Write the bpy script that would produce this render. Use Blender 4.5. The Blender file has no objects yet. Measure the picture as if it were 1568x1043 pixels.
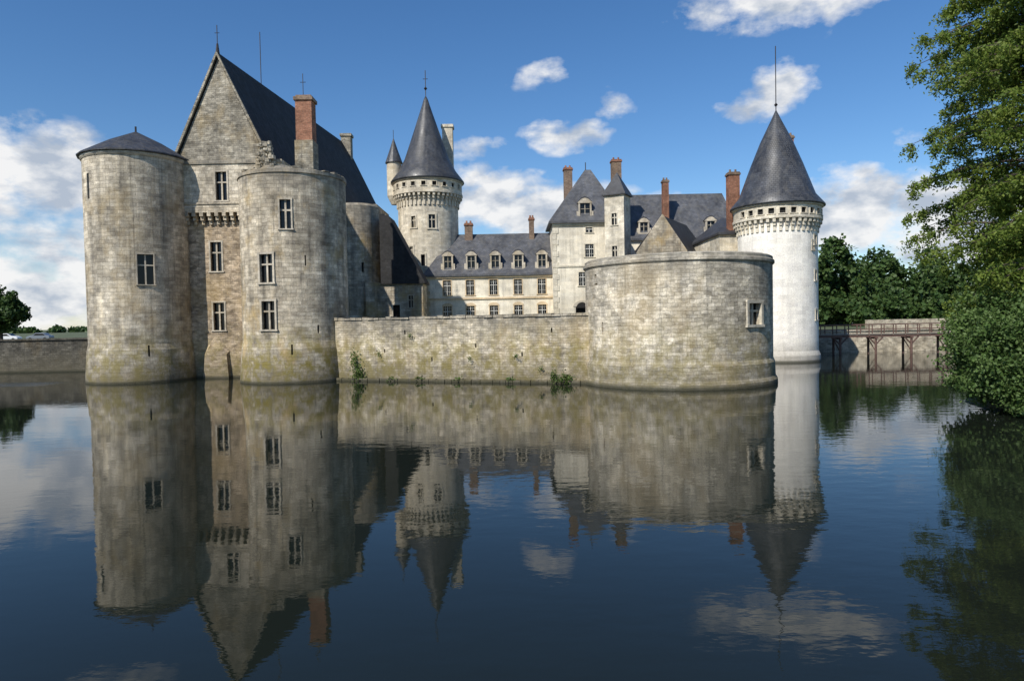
import bpy, bmesh, math, random
import numpy as np
from mathutils import Vector, Matrix
random.seed(7); rng=np.random.default_rng(11)
R=math.radians
scene=bpy.context.scene
COL=scene.collection

# ------------------------------------------------------------------ materials
def newmat(name):
    m=bpy.data.materials.new(name); m.use_nodes=True
    nt=m.node_tree; b=nt.nodes['Principled BSDF']
    return m,nt,b
def N(nt,t,**kw):
    n=nt.nodes.new(t)
    for k,v in kw.items(): setattr(n,k,v)
    return n
def L(nt,a,b): nt.links.new(a,b)
def math_(nt,op,a,b=None,c=None,clamp=False):
    n=N(nt,'ShaderNodeMath',operation=op); n.use_clamp=clamp
    for i,x in enumerate((a,b,c)):
        if x is None: continue
        if isinstance(x,(int,float)): n.inputs[i].default_value=x
        else: L(nt,x,n.inputs[i])
    return n.outputs[0]
def mixc(nt,fac,a,b,mode='MIX'):
    n=N(nt,'ShaderNodeMix',data_type='RGBA',blend_type=mode)
    for sock,x in ((n.inputs[0],fac),(n.inputs[6],a),(n.inputs[7],b)):
        if isinstance(x,(int,float)): sock.default_value=x
        elif isinstance(x,tuple): sock.default_value=(x[0],x[1],x[2],1)
        else: L(nt,x,sock)
    return n.outputs[2]
def noise(nt,vec,scale,detail=4,rough=.55):
    n=N(nt,'ShaderNodeTexNoise'); n.inputs['Scale'].default_value=scale
    n.inputs['Detail'].default_value=detail; n.inputs['Roughness'].default_value=rough
    if vec is not None: L(nt,vec,n.inputs['Vector'])
    return n.outputs['Fac'],n.outputs['Color']
def maprange(nt,v,a,b,c,d):
    n=N(nt,'ShaderNodeMapRange'); L(nt,v,n.inputs[0])
    for i,x in enumerate((a,b,c,d)): n.inputs[i+1].default_value=x
    return n.outputs[0]
def mapping(nt,vec,scale,loc=(0,0,0)):
    n=N(nt,'ShaderNodeMapping'); L(nt,vec,n.inputs[0]); n.inputs['Scale'].default_value=scale; n.inputs['Location'].default_value=loc
    return n.outputs[0]
def gray(nt,v):
    n=N(nt,'ShaderNodeCombineColor'); 
    for i in range(3): L(nt,v,n.inputs[i])
    return n.outputs[0]

def masonry(name,c1,c2,mortar,bw=.8,rh=.4,ms=.025,weather=.5,streak=.4,lichen=.3,base=True,dist=.05,topz=None,bump=.5,rubble=0.0,rough=.9,moss=0.0,odd=.5):
    m,nt,b=newmat(name)
    tc=N(nt,'ShaderNodeTexCoord'); geo=N(nt,'ShaderNodeNewGeometry')
    pos=geo.outputs['Position']
    nf,nc=noise(nt,tc.outputs['UV'],.9,4)
    sub=N(nt,'ShaderNodeVectorMath',operation='SUBTRACT'); L(nt,nc,sub.inputs[0]); sub.inputs[1].default_value=(.5,.5,.5)
    sc=N(nt,'ShaderNodeVectorMath',operation='SCALE'); L(nt,sub.outputs[0],sc.inputs[0]); sc.inputs['Scale'].default_value=dist*4
    ad=N(nt,'ShaderNodeVectorMath',operation='ADD'); L(nt,tc.outputs['UV'],ad.inputs[0]); L(nt,sc.outputs[0],ad.inputs[1])
    br=N(nt,'ShaderNodeTexBrick'); L(nt,ad.outputs[0],br.inputs['Vector'])
    br.offset=.5; br.squash=1.35; br.squash_frequency=3
    for k,v in (('Color1',c1),('Color2',c2),('Mortar',mortar)): br.inputs[k].default_value=(*v,1)
    for k,v in (('Scale',1),('Mortar Size',ms),('Mortar Smooth',.6),('Bias',0),('Brick Width',bw),('Row Height',rh)): br.inputs[k].default_value=v
    col=br.outputs['Color']
    br2=N(nt,'ShaderNodeTexBrick'); L(nt,mapping(nt,ad.outputs[0],(1,1,1),(bw*37,rh*91,0)),br2.inputs['Vector'])
    br2.offset=.5; br2.squash=1.35; br2.squash_frequency=3
    br2.inputs['Color1'].default_value=(odd,odd*.97,odd*.95,1); br2.inputs['Color2'].default_value=(1.18,1.15,1.10,1); br2.inputs['Mortar'].default_value=(1,1,1,1)
    for k,v in (('Scale',1),('Mortar Size',0.0),('Bias',.35),('Brick Width',bw),('Row Height',rh)): br2.inputs[k].default_value=v
    col=mixc(nt,.75,col,br2.outputs['Color'],'MULTIPLY')
    if rubble>0:
        vo=N(nt,'ShaderNodeTexVoronoi'); L(nt,mapping(nt,ad.outputs[0],(2.2,4.2,1)),vo.inputs['Vector']); vo.inputs['Scale'].default_value=1
        vg=N(nt,'ShaderNodeSeparateColor'); L(nt,vo.outputs['Color'],vg.inputs[0])
        col=mixc(nt,rubble,col,gray(nt,maprange(nt,vg.outputs[0],0,1,.58,1.35)),'MULTIPLY')
    a,_=noise(nt,pos,.22,8,.6)
    col=mixc(nt,1,col,gray(nt,maprange(nt,a,.3,.7,1-weather*.62,1+weather*.5)),'MULTIPLY')
    a3,_=noise(nt,mapping(nt,pos,(1,1,1.4),(31,17,9)),.9,6,.65)
    col=mixc(nt,1,col,gray(nt,maprange(nt,a3,.35,.65,1-weather*.45,1+weather*.33)),'MULTIPLY')
    s,_=noise(nt,mapping(nt,pos,(1.1,1.1,.09)),1,6,.6)
    col=mixc(nt,maprange(nt,s,.44,.70,0,streak),col,mixc(nt,1,col,(.34,.35,.37),'MULTIPLY'))
    s2,_=noise(nt,mapping(nt,pos,(2.6,2.6,.12),(5,9,0)),1,5,.6)
    col=mixc(nt,maprange(nt,s2,.52,.70,0,streak*.8),col,mixc(nt,1,col,(1.3,1.27,1.18),'MULTIPLY'))
    s4,_=noise(nt,mapping(nt,pos,(3.4,3.4,.16),(15,2,7)),1,4,.6)
    col=mixc(nt,maprange(nt,s4,.57,.72,0,streak*.9),col,mixc(nt,1,col,(.42,.42,.42),'MULTIPLY'))
    f,_=noise(nt,pos,9,5,.7)
    col=mixc(nt,1,col,gray(nt,maprange(nt,f,.25,.75,.72,1.27)),'MULTIPLY')
    l,_=noise(nt,mapping(nt,pos,(1,1,.7),(13,5,2)),.35,7,.65)
    col=mixc(nt,maprange(nt,l,.51,.66,0,lichen),col,(.46,.32,.13))
    sx=N(nt,'ShaderNodeSeparateXYZ'); L(nt,pos,sx.inputs[0]); z=sx.outputs[2]
    zz=math_(nt,'ADD',z,math_(nt,'MULTIPLY',math_(nt,'SUBTRACT',s,.5),3.0))
    if base:
        if moss>0:
            mn,_=noise(nt,mapping(nt,pos,(1,1,.8),(3,8,1)),1.1,7,.7)
            mf=math_(nt,'MULTIPLY',maprange(nt,mn,.43,.58,0,moss),maprange(nt,zz,1.6,5.4,1,0))
            col=mixc(nt,mf,col,(.25,.20,.045))
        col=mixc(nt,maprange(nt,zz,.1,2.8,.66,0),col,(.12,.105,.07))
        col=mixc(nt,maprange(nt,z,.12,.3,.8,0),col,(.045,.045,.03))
    if topz:
        col=mixc(nt,maprange(nt,zz,topz-2.6,topz+.2,0,.5),col,(.16,.155,.14))
    L(nt,col,b.inputs['Base Color']); b.inputs['Roughness'].default_value=rough
    b.inputs['Specular IOR Level'].default_value=.2
    h=math_(nt,'ADD',math_(nt,'MULTIPLY',br.outputs['Fac'],-1.0),math_(nt,'ADD',math_(nt,'MULTIPLY',f,1.2),a3))
    bp=N(nt,'ShaderNodeBump'); L(nt,h,bp.inputs['Height']); bp.inputs['Strength'].default_value=bump; bp.inputs['Distance'].default_value=.08
    L(nt,bp.outputs[0],b.inputs['Normal'])
    return m

M={}
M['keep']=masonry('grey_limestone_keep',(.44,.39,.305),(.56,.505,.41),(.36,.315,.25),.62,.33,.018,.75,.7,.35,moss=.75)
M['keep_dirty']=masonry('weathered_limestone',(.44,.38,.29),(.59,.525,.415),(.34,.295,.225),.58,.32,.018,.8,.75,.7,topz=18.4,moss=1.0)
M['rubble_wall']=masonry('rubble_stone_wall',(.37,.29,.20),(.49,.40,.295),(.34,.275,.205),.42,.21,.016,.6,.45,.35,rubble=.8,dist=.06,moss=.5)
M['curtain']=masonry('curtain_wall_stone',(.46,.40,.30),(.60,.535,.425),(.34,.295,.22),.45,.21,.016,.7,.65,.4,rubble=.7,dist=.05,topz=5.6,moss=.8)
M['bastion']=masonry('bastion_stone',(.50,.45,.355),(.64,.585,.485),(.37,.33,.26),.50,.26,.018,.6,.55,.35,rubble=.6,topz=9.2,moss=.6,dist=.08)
M['gable']=masonry('gable_rubble_stone',(.28,.255,.205),(.37,.34,.28),(.24,.22,.18),.45,.22,.02,.6,.5,.3,base=False,rubble=.7)
M['white']=masonry('white_tuffeau_stone',(.78,.75,.68),(.81,.78,.72),(.74,.71,.64),1.0,.42,.008,.12,.28,.08,dist=.01,bump=.2,odd=.85)
M['cream']=masonry('cream_tuffeau_stone',(.60,.545,.435),(.71,.655,.545),(.54,.49,.395),.6,.32,.010,.45,.45,.25,base=False,dist=.015,bump=.3,odd=.65)
M['plaster']=masonry('pale_lime_render',(.70,.64,.52),(.73,.68,.57),(.68,.63,.52),1.2,.5,.004,.3,.4,.15,base=False,dist=.01,bump=.12,odd=.85)
M['trim']=masonry('dressed_stone_trim',(.54,.495,.40),(.62,.575,.48),(.47,.43,.345),.6,.5,.008,.35,.3,.15,base=False,dist=.0,bump=.2,odd=.8)
M['keeptrim']=masonry('weathered_window_stone',(.43,.385,.31),(.53,.48,.395),(.38,.345,.28),.6,.5,.008,.45,.4,.25,base=False,dist=.0,bump=.2,odd=.8)
M['band']=masonry('ochre_stone_trim',(.56,.44,.28),(.62,.50,.35),(.52,.42,.29),.6,.4,.008,.2,.2,.1,base=False,dist=.0,bump=.2,odd=.8)
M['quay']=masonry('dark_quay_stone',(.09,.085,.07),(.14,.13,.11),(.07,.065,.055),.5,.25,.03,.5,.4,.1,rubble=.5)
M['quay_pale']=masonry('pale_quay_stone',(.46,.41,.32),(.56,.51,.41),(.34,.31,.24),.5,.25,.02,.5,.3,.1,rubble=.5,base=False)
M['brick']=masonry('orange_brick',(.25,.095,.055),(.34,.15,.09),(.28,.22,.17),.24,.085,.012,.6,.5,.0,base=False,dist=.0,bump=.3)
M['brick_old']=masonry('old_brown_brick',(.17,.115,.085),(.26,.175,.13),(.24,.21,.17),.24,.085,.012,.6,.5,.1,base=False,dist=.0,bump=.3)

def slate(name,c1,c2,moss=.2,rough=.42):
    m,nt,b=newmat(name)
    tc=N(nt,'ShaderNodeTexCoord'); geo=N(nt,'ShaderNodeNewGeometry'); pos=geo.outputs['Position']
    br=N(nt,'ShaderNodeTexBrick'); L(nt,tc.outputs['UV'],br.inputs['Vector']); br.offset=.5
    br.inputs['Color1'].default_value=(*c1,1); br.inputs['Color2'].default_value=(*c2,1); br.inputs['Mortar'].default_value=(.02,.02,.022,1)
    for k,v in (('Scale',1),('Mortar Size',.012),('Mortar Smooth',.2),('Bias',0),('Brick Width',.3),('Row Height',.24)): br.inputs[k].default_value=v
    a,_=noise(nt,pos,.5,7,.65)
    col=mixc(nt,1,br.outputs['Color'],gray(nt,maprange(nt,a,.3,.7,.5,1.5)),'MULTIPLY')
    s,_=noise(nt,mapping(nt,pos,(2.2,2.2,.15)),1,5,.6)
    col=mixc(nt,maprange(nt,s,.48,.72,0,moss),col,(.17,.155,.125))
    L(nt,col,b.inputs['Base Color'])
    L(nt,maprange(nt,s,.3,.7,rough-.08,rough+.2),b.inputs['Roughness'])
    bp=N(nt,'ShaderNodeBump'); L(nt,math_(nt,'SUBTRACT',math_(nt,'MULTIPLY',a,.5),br.outputs['Fac']),bp.inputs['Height']); bp.inputs['Strength'].default_value=.5; bp.inputs['Distance'].default_value=.03
    L(nt,bp.outputs[0],b.inputs['Normal'])
    return m
M['slate']=slate('dark_slate',(.030,.031,.036),(.052,.054,.060),.2,.5)
M['slate_light']=slate('weathered_slate',(.066,.068,.076),(.108,.111,.12),.35,.5)
M['slate_old']=slate('old_brown_slate',(.016,.015,.014),(.030,.028,.027),.10,.75)
M['slate_cone']=slate('cone_slate',(.036,.038,.043),(.062,.065,.072),.25,.38)

def simple(name,c,rough=.6,metal=0,var=.2,scale=3,spec=.5):
    m,nt,b=newmat(name)
    geo=N(nt,'ShaderNodeNewGeometry'); a,_=noise(nt,geo.outputs['Position'],scale,5,.6)
    L(nt,mixc(nt,1,tuple(c),gray(nt,maprange(nt,a,.3,.7,1-var,1+var)),'MULTIPLY'),b.inputs['Base Color'])
    b.inputs['Roughness'].default_value=rough; b.inputs['Metallic'].default_value=metal; b.inputs['Specular IOR Level'].default_value=spec
    return m
M['glass']=simple('dark_window_glass',(.010,.011,.013),.15,spec=.3)
M['dark']=simple('painted_opening_shade',(.012,.011,.010),.9)  # near-black colour painted in for the shade inside openings
M['paintwhite']=simple('white_painted_wood',(.62,.60,.55),.5)
M['iron']=simple('dark_iron',(.05,.045,.045),.5,.6)
M['redwood']=simple('weathered_red_brown_timber',(.12,.07,.055),.8)
M['plank']=simple('grey_timber',(.22,.19,.15),.8)
M['bark']=simple('bark',(.075,.058,.045),.9,0,.4,6)
M['tyre']=simple('rubber',(.02,.02,.02),.8)
M['carwhite']=simple('car_paint_white',(.75,.75,.75),.25,0,.02)
M['cargrey']=simple('car_paint_grey',(.22,.24,.27),.25,.3,.02)

def leafmat(name,dark,light,yellow,trans=.3):
    m,nt,b=newmat(name)
    geo=N(nt,'ShaderNodeNewGeometry'); r=geo.outputs['Random Per Island']
    a,_=noise(nt,geo.outputs['Position'],.55,4,.6)
    col=mixc(nt,maprange(nt,a,.38,.62,0,1),dark,light)
    col=mixc(nt,maprange(nt,r,.3,1,0,.7),col,yellow)
    L(nt,col,b.inputs['Base Color']); b.inputs['Roughness'].default_value=.55; b.inputs['Specular IOR Level'].default_value=.3
    tr=N(nt,'ShaderNodeBsdfTranslucent'); L(nt,col,tr.inputs[0])
    ms=N(nt,'ShaderNodeMixShader'); ms.inputs[0].default_value=trans
    L(nt,b.outputs[0],ms.inputs[1]); L(nt,tr.outputs[0],ms.inputs[2])
    L(nt,ms.outputs[0],nt.nodes['Material Output'].inputs['Surface'])
    return m
M['leaf_near']=leafmat('cypress_leaves',(.09,.145,.022),(.165,.24,.04),(.26,.30,.06),.42)
M['leaf_bush']=leafmat('bush_leaves',(.06,.115,.025),(.11,.18,.045),(.18,.25,.09),.35)
M['leaf_far']=leafmat('distant_leaves',(.022,.052,.012),(.06,.11,.028),(.09,.135,.035),.2)
M['leaf_wall']=leafmat('wall_plant_leaves',(.05,.09,.02),(.09,.15,.03),(.15,.2,.05))

# ------------------------------------------------------------------ geometry accumulators
class Acc:
    def __init__(s): s.v=[]; s.f=[]
    def add(s,vs,fs):
        o=len(s.v); s.v+= [tuple(p) for p in vs]; s.f+=[tuple(i+o for i in f) for f in fs]
    def obox(s,c,ang,w,d,h):
        n=(math.cos(ang),math.sin(ang)); t=(-n[1],n[0]); vs=[]
        for dz in (-h/2,h/2):
            for a,b in ((-1,-1),(1,-1),(1,1),(-1,1)):
                vs.append((c[0]+t[0]*a*w/2+n[0]*b*d/2,c[1]+t[1]*a*w/2+n[1]*b*d/2,c[2]+dz))
        s.add(vs,[(0,1,2,3),(4,5,6,7),(0,1,5,4),(1,2,6,5),(2,3,7,6),(3,0,4,7)])
    def box(s,x0,x1,y0,y1,z0,z1): s.obox(((x0+x1)/2,(y0+y1)/2,(z0+z1)/2),math.pi/2,x1-x0,y1-y0,z1-z0)
    def lathe(s,cx,cy,prof,seg=96,top=None):
        vs=[];fs=[];k=len(prof)
        for j,(r,z) in enumerate(prof):
            for i in range(seg):
                a=2*math.pi*i/seg
                zz=z+(top(a) if (top and j==k-1) else 0)
                vs.append((cx+r*math.cos(a),cy+r*math.sin(a),zz))
        for j in range(k-1):
            for i in range(seg):
                i2=(i+1)%seg; fs.append((j*seg+i,j*seg+i2,(j+1)*seg+i2,(j+1)*seg+i))
        fs.append(tuple(range(seg))[::-1]); fs.append(tuple((k-1)*seg+i for i in range(seg)))
        s.add(vs,fs)
    def prism(s,poly,d):
        n=len(poly); vs=list(poly)+[tuple(p[i]+d[i] for i in range(3)) for p in poly]
        fs=[tuple(range(n)),tuple(range(n,2*n))]+[(i,(i+1)%n,n+(i+1)%n,n+i) for i in range(n)]
        s.add(vs,fs)
    def hip(s,x0,x1,y0,y1,ze,zr,rx0,rx1,ry,th=.25):
        vs=[(x0,y0,ze-th),(x1,y0,ze-th),(x1,y1,ze-th),(x0,y1,ze-th),(x0,y0,ze),(x1,y0,ze),(x1,y1,ze),(x0,y1,ze),(rx0,ry,zr),(rx1,ry,zr)]
        s.add(vs,[(0,1,2,3),(0,1,5,4),(1,2,6,5),(2,3,7,6),(3,0,4,7),(4,5,9,8),(6,7,8,9),(5,6,9),(7,4,8)])
    def rod(s,p,q,r,seg=6,r2=None):
        p=Vector(p);q=Vector(q);d=(q-p).normalized(); a=d.orthogonal().normalized(); b=d.cross(a); r2=r if r2 is None else r2
        vs=[];
        for c,rr in ((p,r),(q,r2)):
            for i in range(seg):
                t=2*math.pi*i/seg; vs.append(tuple(c+a*math.cos(t)*rr+b*math.sin(t)*rr))
        s.add(vs,[(i,(i+1)%seg,seg+(i+1)%seg,seg+i) for i in range(seg)]+[tuple(range(seg)),tuple(range(seg,2*seg))])
    def mesh(s,name):
        me=bpy.data.meshes.new(name); me.from_pydata(s.v,[],s.f); me.update()
        bm=bmesh.new(); bm.from_mesh(me); bmesh.ops.recalc_face_normals(bm,faces=bm.faces); bm.to_mesh(me); bm.free()
        return me
    def finish(s,name,mat,parent=None,uv=None,cut=None,smooth=False):
        if not s.v: return None
        me=s.mesh(name); ob=bpy.data.objects.new(name,me); COL.objects.link(ob)
        if cut and cut.v:
            cm=cut.mesh('cut'); co=bpy.data.objects.new('cut',cm); COL.objects.link(co)
            md=ob.modifiers.new('b','BOOLEAN'); md.object=co; md.operation='DIFFERENCE'; md.solver='EXACT'
            dg=bpy.context.evaluated_depsgraph_get(); me2=bpy.data.meshes.new_from_object(ob.evaluated_get(dg))
            ob.modifiers.clear(); ob.data=me2; me=me2; bpy.data.objects.remove(co)
        setuv(me,uv); me.materials.clear(); me.materials.append(mat)
        if smooth: me.shade_smooth()
        if parent: ob.parent=parent
        return ob
def setuv(me,mode):
    if not me.uv_layers: me.uv_layers.new(name='UVMap')
    uvl=me.uv_layers[0].data; Z=Vector((0,0,1))
    for p in me.polygons:
        n=p.normal
        if mode and abs(n.z)<.93:
            cx,cy,Rr=mode; c=p.center; a0=math.atan2(c.y-cy,c.x-cx)
            k=1/max(.3,math.sqrt(max(0,1-n.z*n.z)))
            for li in p.loop_indices:
                co=me.vertices[me.loops[li].vertex_index].co
                a=math.atan2(co.y-cy,co.x-cx)
                if math.hypot(co.x-cx,co.y-cy)<.02: a=a0
                while a-a0>math.pi: a-=2*math.pi
                while a-a0<-math.pi: a+=2*math.pi
                uvl[li].uv=(a*Rr,co.z*k)
        else:
            if abs(n.z)>.97: t=Vector((1,0,0)); b=Vector((0,1,0))
            else: t=Z.cross(n).normalized(); b=n.cross(t)
            for li in p.loop_indices:
                co=me.vertices[me.loops[li].vertex_index].co
                uvl[li].uv=(co.dot(t),co.dot(b))
def empty(name,loc=(0,0,0)):
    e=bpy.data.objects.new(name,None); COL.objects.link(e); e.empty_display_size=1
    return e

class Win:
    "collects window parts of one building"
    def __init__(s): s.cut=Acc(); s.frame=Acc(); s.glass=Acc(); s.mull=Acc()
    def add(s,x,y,ang,z,w,h,kind='cross',depth=.4,fr=.2,proud=.05,mw=.11):
        n=(math.cos(ang),math.sin(ang)); t=(-n[1],n[0])
        P=lambda a,b,c:(x+t[0]*a+n[0]*b,y+t[1]*a+n[1]*b,z+c)
        s.cut.obox(P(0,0,0),ang,w,depth*2,h)
        s.glass.obox(P(0,-depth+.05,0),ang,w-.01,.04,h-.01)
        if fr>0:
            dd=.15+proud; cb=(proud-.15)/2
            s.frame.obox(P(0,cb,h/2+fr/2-.02),ang,w+2*fr,dd,fr)
            s.frame.obox(P(0,cb+.03,-h/2-fr*.4+.02),ang,w+2*fr+.1,dd+.06,fr*.8)
            for sg in (-1,1): s.frame.obox(P(sg*(w/2+fr/2-.02),cb,0),ang,fr,dd,h-.04)
        if kind!='none':
            s.mull.obox(P(0,-depth*.55,0),ang,mw,.14,h)
            if kind in('cross','grid'): s.mull.obox(P(0,-depth*.55,h*.14),ang,w,.133,mw*.95)
            if kind=='grid':
                for q in (-.25,.36): s.mull.obox(P(0,-depth*.6,h*q),ang,w,.06,mw*.35)
                for q in (-.25,.25): s.mull.obox(P(w*q,-depth*.6,0),ang,mw*.3,.064,h)
    def done(s,parent,framemat='trim',mullmat='trim'):
        s.frame.finish('window_surrounds',M[framemat],parent)
        s.glass.finish('window_glass',M['glass'],parent)
        s.mull.finish('window_mullions',M[mullmat],parent)
def cyl_at(cx,cy,r,deg): a=R(deg); return cx+r*math.cos(a),cy+r*math.sin(a),a
def chimney(acc,capacc,cx,cy,w,d,z0,z1):
    acc.box(cx-w/2,cx+w/2,cy-d/2,cy+d/2,z0,z1-.35)
    capacc.box(cx-w/2-.1,cx+w/2+.1,cy-d/2-.1,cy+d/2+.1,z1-.35,z1-.15)
    capacc.box(cx-w/2-.02,cx+w/2+.02,cy-d/2-.02,cy+d/2+.02,z1-.15,z1)
    for k in (-.25,.25): capacc.lathe(cx+w*k,cy,[(.14,z1),(.12,z1+.35)],10)

# ================================================================== KEEP
keep=empty('castle_keep')
A=Acc(); W=Win()
c=(-35.4,65.5); r=4.5
prof=[(r+.36,-1.5),(r+.3,.6),(r+.12,3.0),(r,3.5),(r,20.7)]
A.lathe(c[0],c[1],prof,128)
W.add(*cyl_at(*c,r,-56.5),10.25,1.35,2.75,'cross',mw=.13,fr=.1)
W.add(*cyl_at(*c,r,-122),17.8,.35,2.3,'none',fr=0)
W.add(*cyl_at(*c,r+.1,-56),2.9,.16,1.0,'none',fr=0)
A.finish('left_tower_wall',M['keep'],keep,(c[0],c[1],r),W.cut)
T=Acc(); T.lathe(c[0],c[1],[(r+.06,20.45),(r+.18,20.6),(r+.18,20.75)],96); T.finish('left_tower_cornice',M['keeptrim'],keep,(c[0],c[1],r))
S=Acc(); S.lathe(c[0],c[1],[(r+.1,20.76),(r+.42,20.8),(r+.42,20.9),(2.4,22.45),(.1,23.6)],20); S.finish('left_tower_roof',M['slate'],keep,(c[0],c[1],r))
IR=Acc(); IR.rod((c[0],c[1],23.5),(c[0],c[1],24.1),.09,8)
B=Acc(); YL=66.0; YU=65.3
B.box(-34,-21.5,YL,69,-1.5,15.0)
B2=Acc(); B2.box(-34,-21.5,YU,69,16.3,20.7)
cut1=Acc(); cut2=Acc()
for (x,z,h,cc,yy) in ((-28.25,5.95,2.7,'a',YL),(-28.35,11.7,2.85,'a',YL),(-27.35,18.3,2.75,'b',YU)):
    W.cut=cut1 if cc=='a' else cut2
    W.add(x,yy,R(-90),z,1.1,h,'cross',mw=.14,fr=.15)
B.finish('keep_curtain_lower',M['rubble_wall'],keep,None,cut1)
B2.finish('keep_curtain_upper',M['keep'],keep,None,cut2)
Cb=Acc()
Cb.box(-34,-21.5,YL-.68,69,15.85,16.28)
x=-33.7
while x<-21.8:
    Cb.box(x-.17,x+.17,YL-.66,YL+.1,15.5,15.84); Cb.box(x-.15,x+.15,YL-.45,YL+.1,15.12,15.5); Cb.box(x-.13,x+.13,YL-.22,YL+.1,14.75,15.12); x+=.72
Cb.box(-34,-21.5,YU-.1,YU+.01,16.6,16.78)
Cb.box(-34,-21.5,YU-.12,YU+.01,20.4,20.72)
Cb.finish('machicolation_corbels',M['keep_dirty'],keep)
Bt=Acc()
Bt.add([(-29.9,YL+.05,-1.5),(-27.2,YL+.05,-1.5),(-27.2,YL-.5,-1.5),(-29.9,YL-.5,-1.5),(-29.8,YL+.05,2.7),(-27.3,YL+.05,2.7),(-27.5,YL-.32,2.3),(-29.6,YL-.32,2.3),(-28.55,YL+.05,4.3)],
       [(0,1,2,3),(0,1,5,8,4),(1,2,6,5),(2,3,7,6),(3,0,4,7),(4,8,7),(5,6,8),(6,7,8)])
Bt.finish('wall_buttress',M['rubble_wall'],keep)
A=Acc(); c=(-19.75,62.8); r=4.66; W.cut=Acc()
tn=[random.uniform(-.12,.1) for _ in range(128)]
A.lathe(c[0],c[1],[(r+.4,-1.5),(r+.3,.6),(r+.12,3.0),(r,3.6),(r,17.9),(r+.1,17.95),(r+.1,18.25),(r-.1,18.35)],128,top=lambda a:tn[int(a/6.2832*127.9)]+.15*math.sin(a*3))
W.add(*cyl_at(*c,r,-81),14.4,.95,2.5,'cross',mw=.15,fr=.13)
W.add(*cyl_at(*c,r,-103),9.85,1.25,2.45,'cross',mw=.15,fr=.18)
W.add(*cyl_at(*c,r,-102),5.85,1.25,2.45,'cross',mw=.15,fr=.18)
W.add(*cyl_at(*c,r,-62),10.5,.14,.9,'none',fr=0)
W.add(*cyl_at(*c,r,-50),4.6,.2,.7,'none',fr=0)
W.add(*cyl_at(*c,r+.08,-78),2.9,.14,.9,'none',fr=0)
A.finish('right_keep_tower_wall',M['keep_dirty'],keep,(c[0],c[1],r),W.cut)
W.done(keep,'keeptrim','keeptrim')
K=Acc()
for i in range(70):
    a=random.uniform(0,6.283); rr=r-.3+random.uniform(-.1,.1); h=random.uniform(.04,.2)
    K.obox((c[0]+rr*math.cos(a),c[1]+rr*math.sin(a),18.35+h/2),a+random.uniform(-.2,.2),random.uniform(.2,.6),random.uniform(.3,.5),h)
for i in range(220):
    t=random.random(); z=18.2+t*3.9; sp=(1-t*.6)
    K.obox((-22.8+random.uniform(-1.2,1.0)*sp,64.8+random.uniform(-.6,.6)*sp,z),random.uniform(0,3),random.uniform(.2,.6),random.uniform(.2,.5),random.uniform(.15,.35))
K.finish('ruined_parapet_stones',M['gable'],keep)
ang=math.atan2(37.5,4.3); dx,dy=math.cos(ang),math.sin(ang); px,py=dy,-dx
def H(s,o,z): return (-30.1+dx*s+px*o, 72+dy*s+py*o, z)
hw=5.5; zE=22.0; zR=33.4; Ln=37.7
G=Acc()
G.add([H(s,o,z) for s in(0.02,Ln) for o,z in ((-hw+.3,-1.5),(hw-.3,-1.5),(hw-.3,zE-.1),(0,zR-.55),(-hw+.3,zE-.1))],
      [(0,1,2,3,4),(5,6,7,8,9)]+[(i,(i+1)%5,5+(i+1)%5,5+i) for i in range(5)])
G.finish('great_hall_walls',M['gable'],keep)
S=Acc()
for sg in (-1,1):
    pr=[H(-.1,0,zR+.1),H(-.1,sg*(hw+.35),zE-.6),H(-.1,sg*(hw+.1),zE-.75),H(-.1,0,zR-.35)]
    S.prism(pr,(dx*(Ln+.35),dy*(Ln+.35),0))
S.finish('great_hall_roof',M['slate_old'],keep)
Gc=Acc()
for sg in (-1,1):
    pr=[H(-.3,0,zR+.2),H(-.3,sg*(hw+.38),zE-.55),H(-.3,sg*(hw+.15),zE-.7),H(-.3,0,zR-.25)]
    Gc.prism(pr,(dx*.25,dy*.25,0))
Gc.finish('gable_coping',M['gable'],keep)
p=H(0,0,zR); IR.rod(p,(p[0],p[1],zR+1.0),.22,8,.1); IR.rod((p[0],p[1],zR+.9),(p[0],p[1],zR+2.9),.045,6); 
IR.rod((p[0]-.25,p[1],zR+2.1),(p[0]+.25,p[1],zR+2.1),.03); 
p=H(9.5,0,zR); IR.rod((p[0],p[1],31),(p[0],p[1],39.5),.05,6)
C1=Acc();C1c=Acc();C2=Acc()
C1.box(-22.25,-20.55,72.2,73.8,24.3,28.5); C1c.box(-22.4,-20.4,72.05,73.95,28.5,28.85); C1c.box(-22.2,-20.6,72.25,73.75,28.85,29.05)
C2.box(-22.35,-20.45,72.0,74.0,12,24.3)
C1.finish('brick_chimney',M['brick'],keep); C1c.finish('chimney_cap',M['brick_old'],keep)
p=H(Ln-1.2,0,0); C2.box(p[0]-.2,p[0]+1.3,p[1]-.7,p[1]+.7,28,34.3); C2.box(p[0]-.35,p[0]+1.45,p[1]-.85,p[1]+.85,34.3,34.7)
C2.finish('stone_chimneys',M['gable'],keep)
IR.rod((-21.6,73,29.0),(-21.6,73,31.5),.04)
IR.rod((-21.6-.3,73,30.6),(-21.6+.3,73,30.6),.03)
D=Acc(); c=(-19.9,88); D.lathe(c[0],c[1],[(3.25,-1.5),(3.25,19.7),(3.0,20.0)],64)
W=Win(); W.add(*cyl_at(*c,3.25,-40),8,.5,1.6,'none',fr=.12); W.add(*cyl_at(*c,3.25,-62),12,.3,1.2,'none',fr=0)
D.finish('rear_turret_wall',M['keep_dirty'],keep,(c[0],c[1],3.2),W.cut)
D=Acc(); D.box(-18.6,-16.6,92,99,-1.5,19.6); D.box(-22,-17.4,90,99,-1.5,20.6)
D.box(-17.5,-14.2,96,100,-1.5,17.6)
D.finish('rear_pier_walls',M['keep_dirty'],keep)
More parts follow.
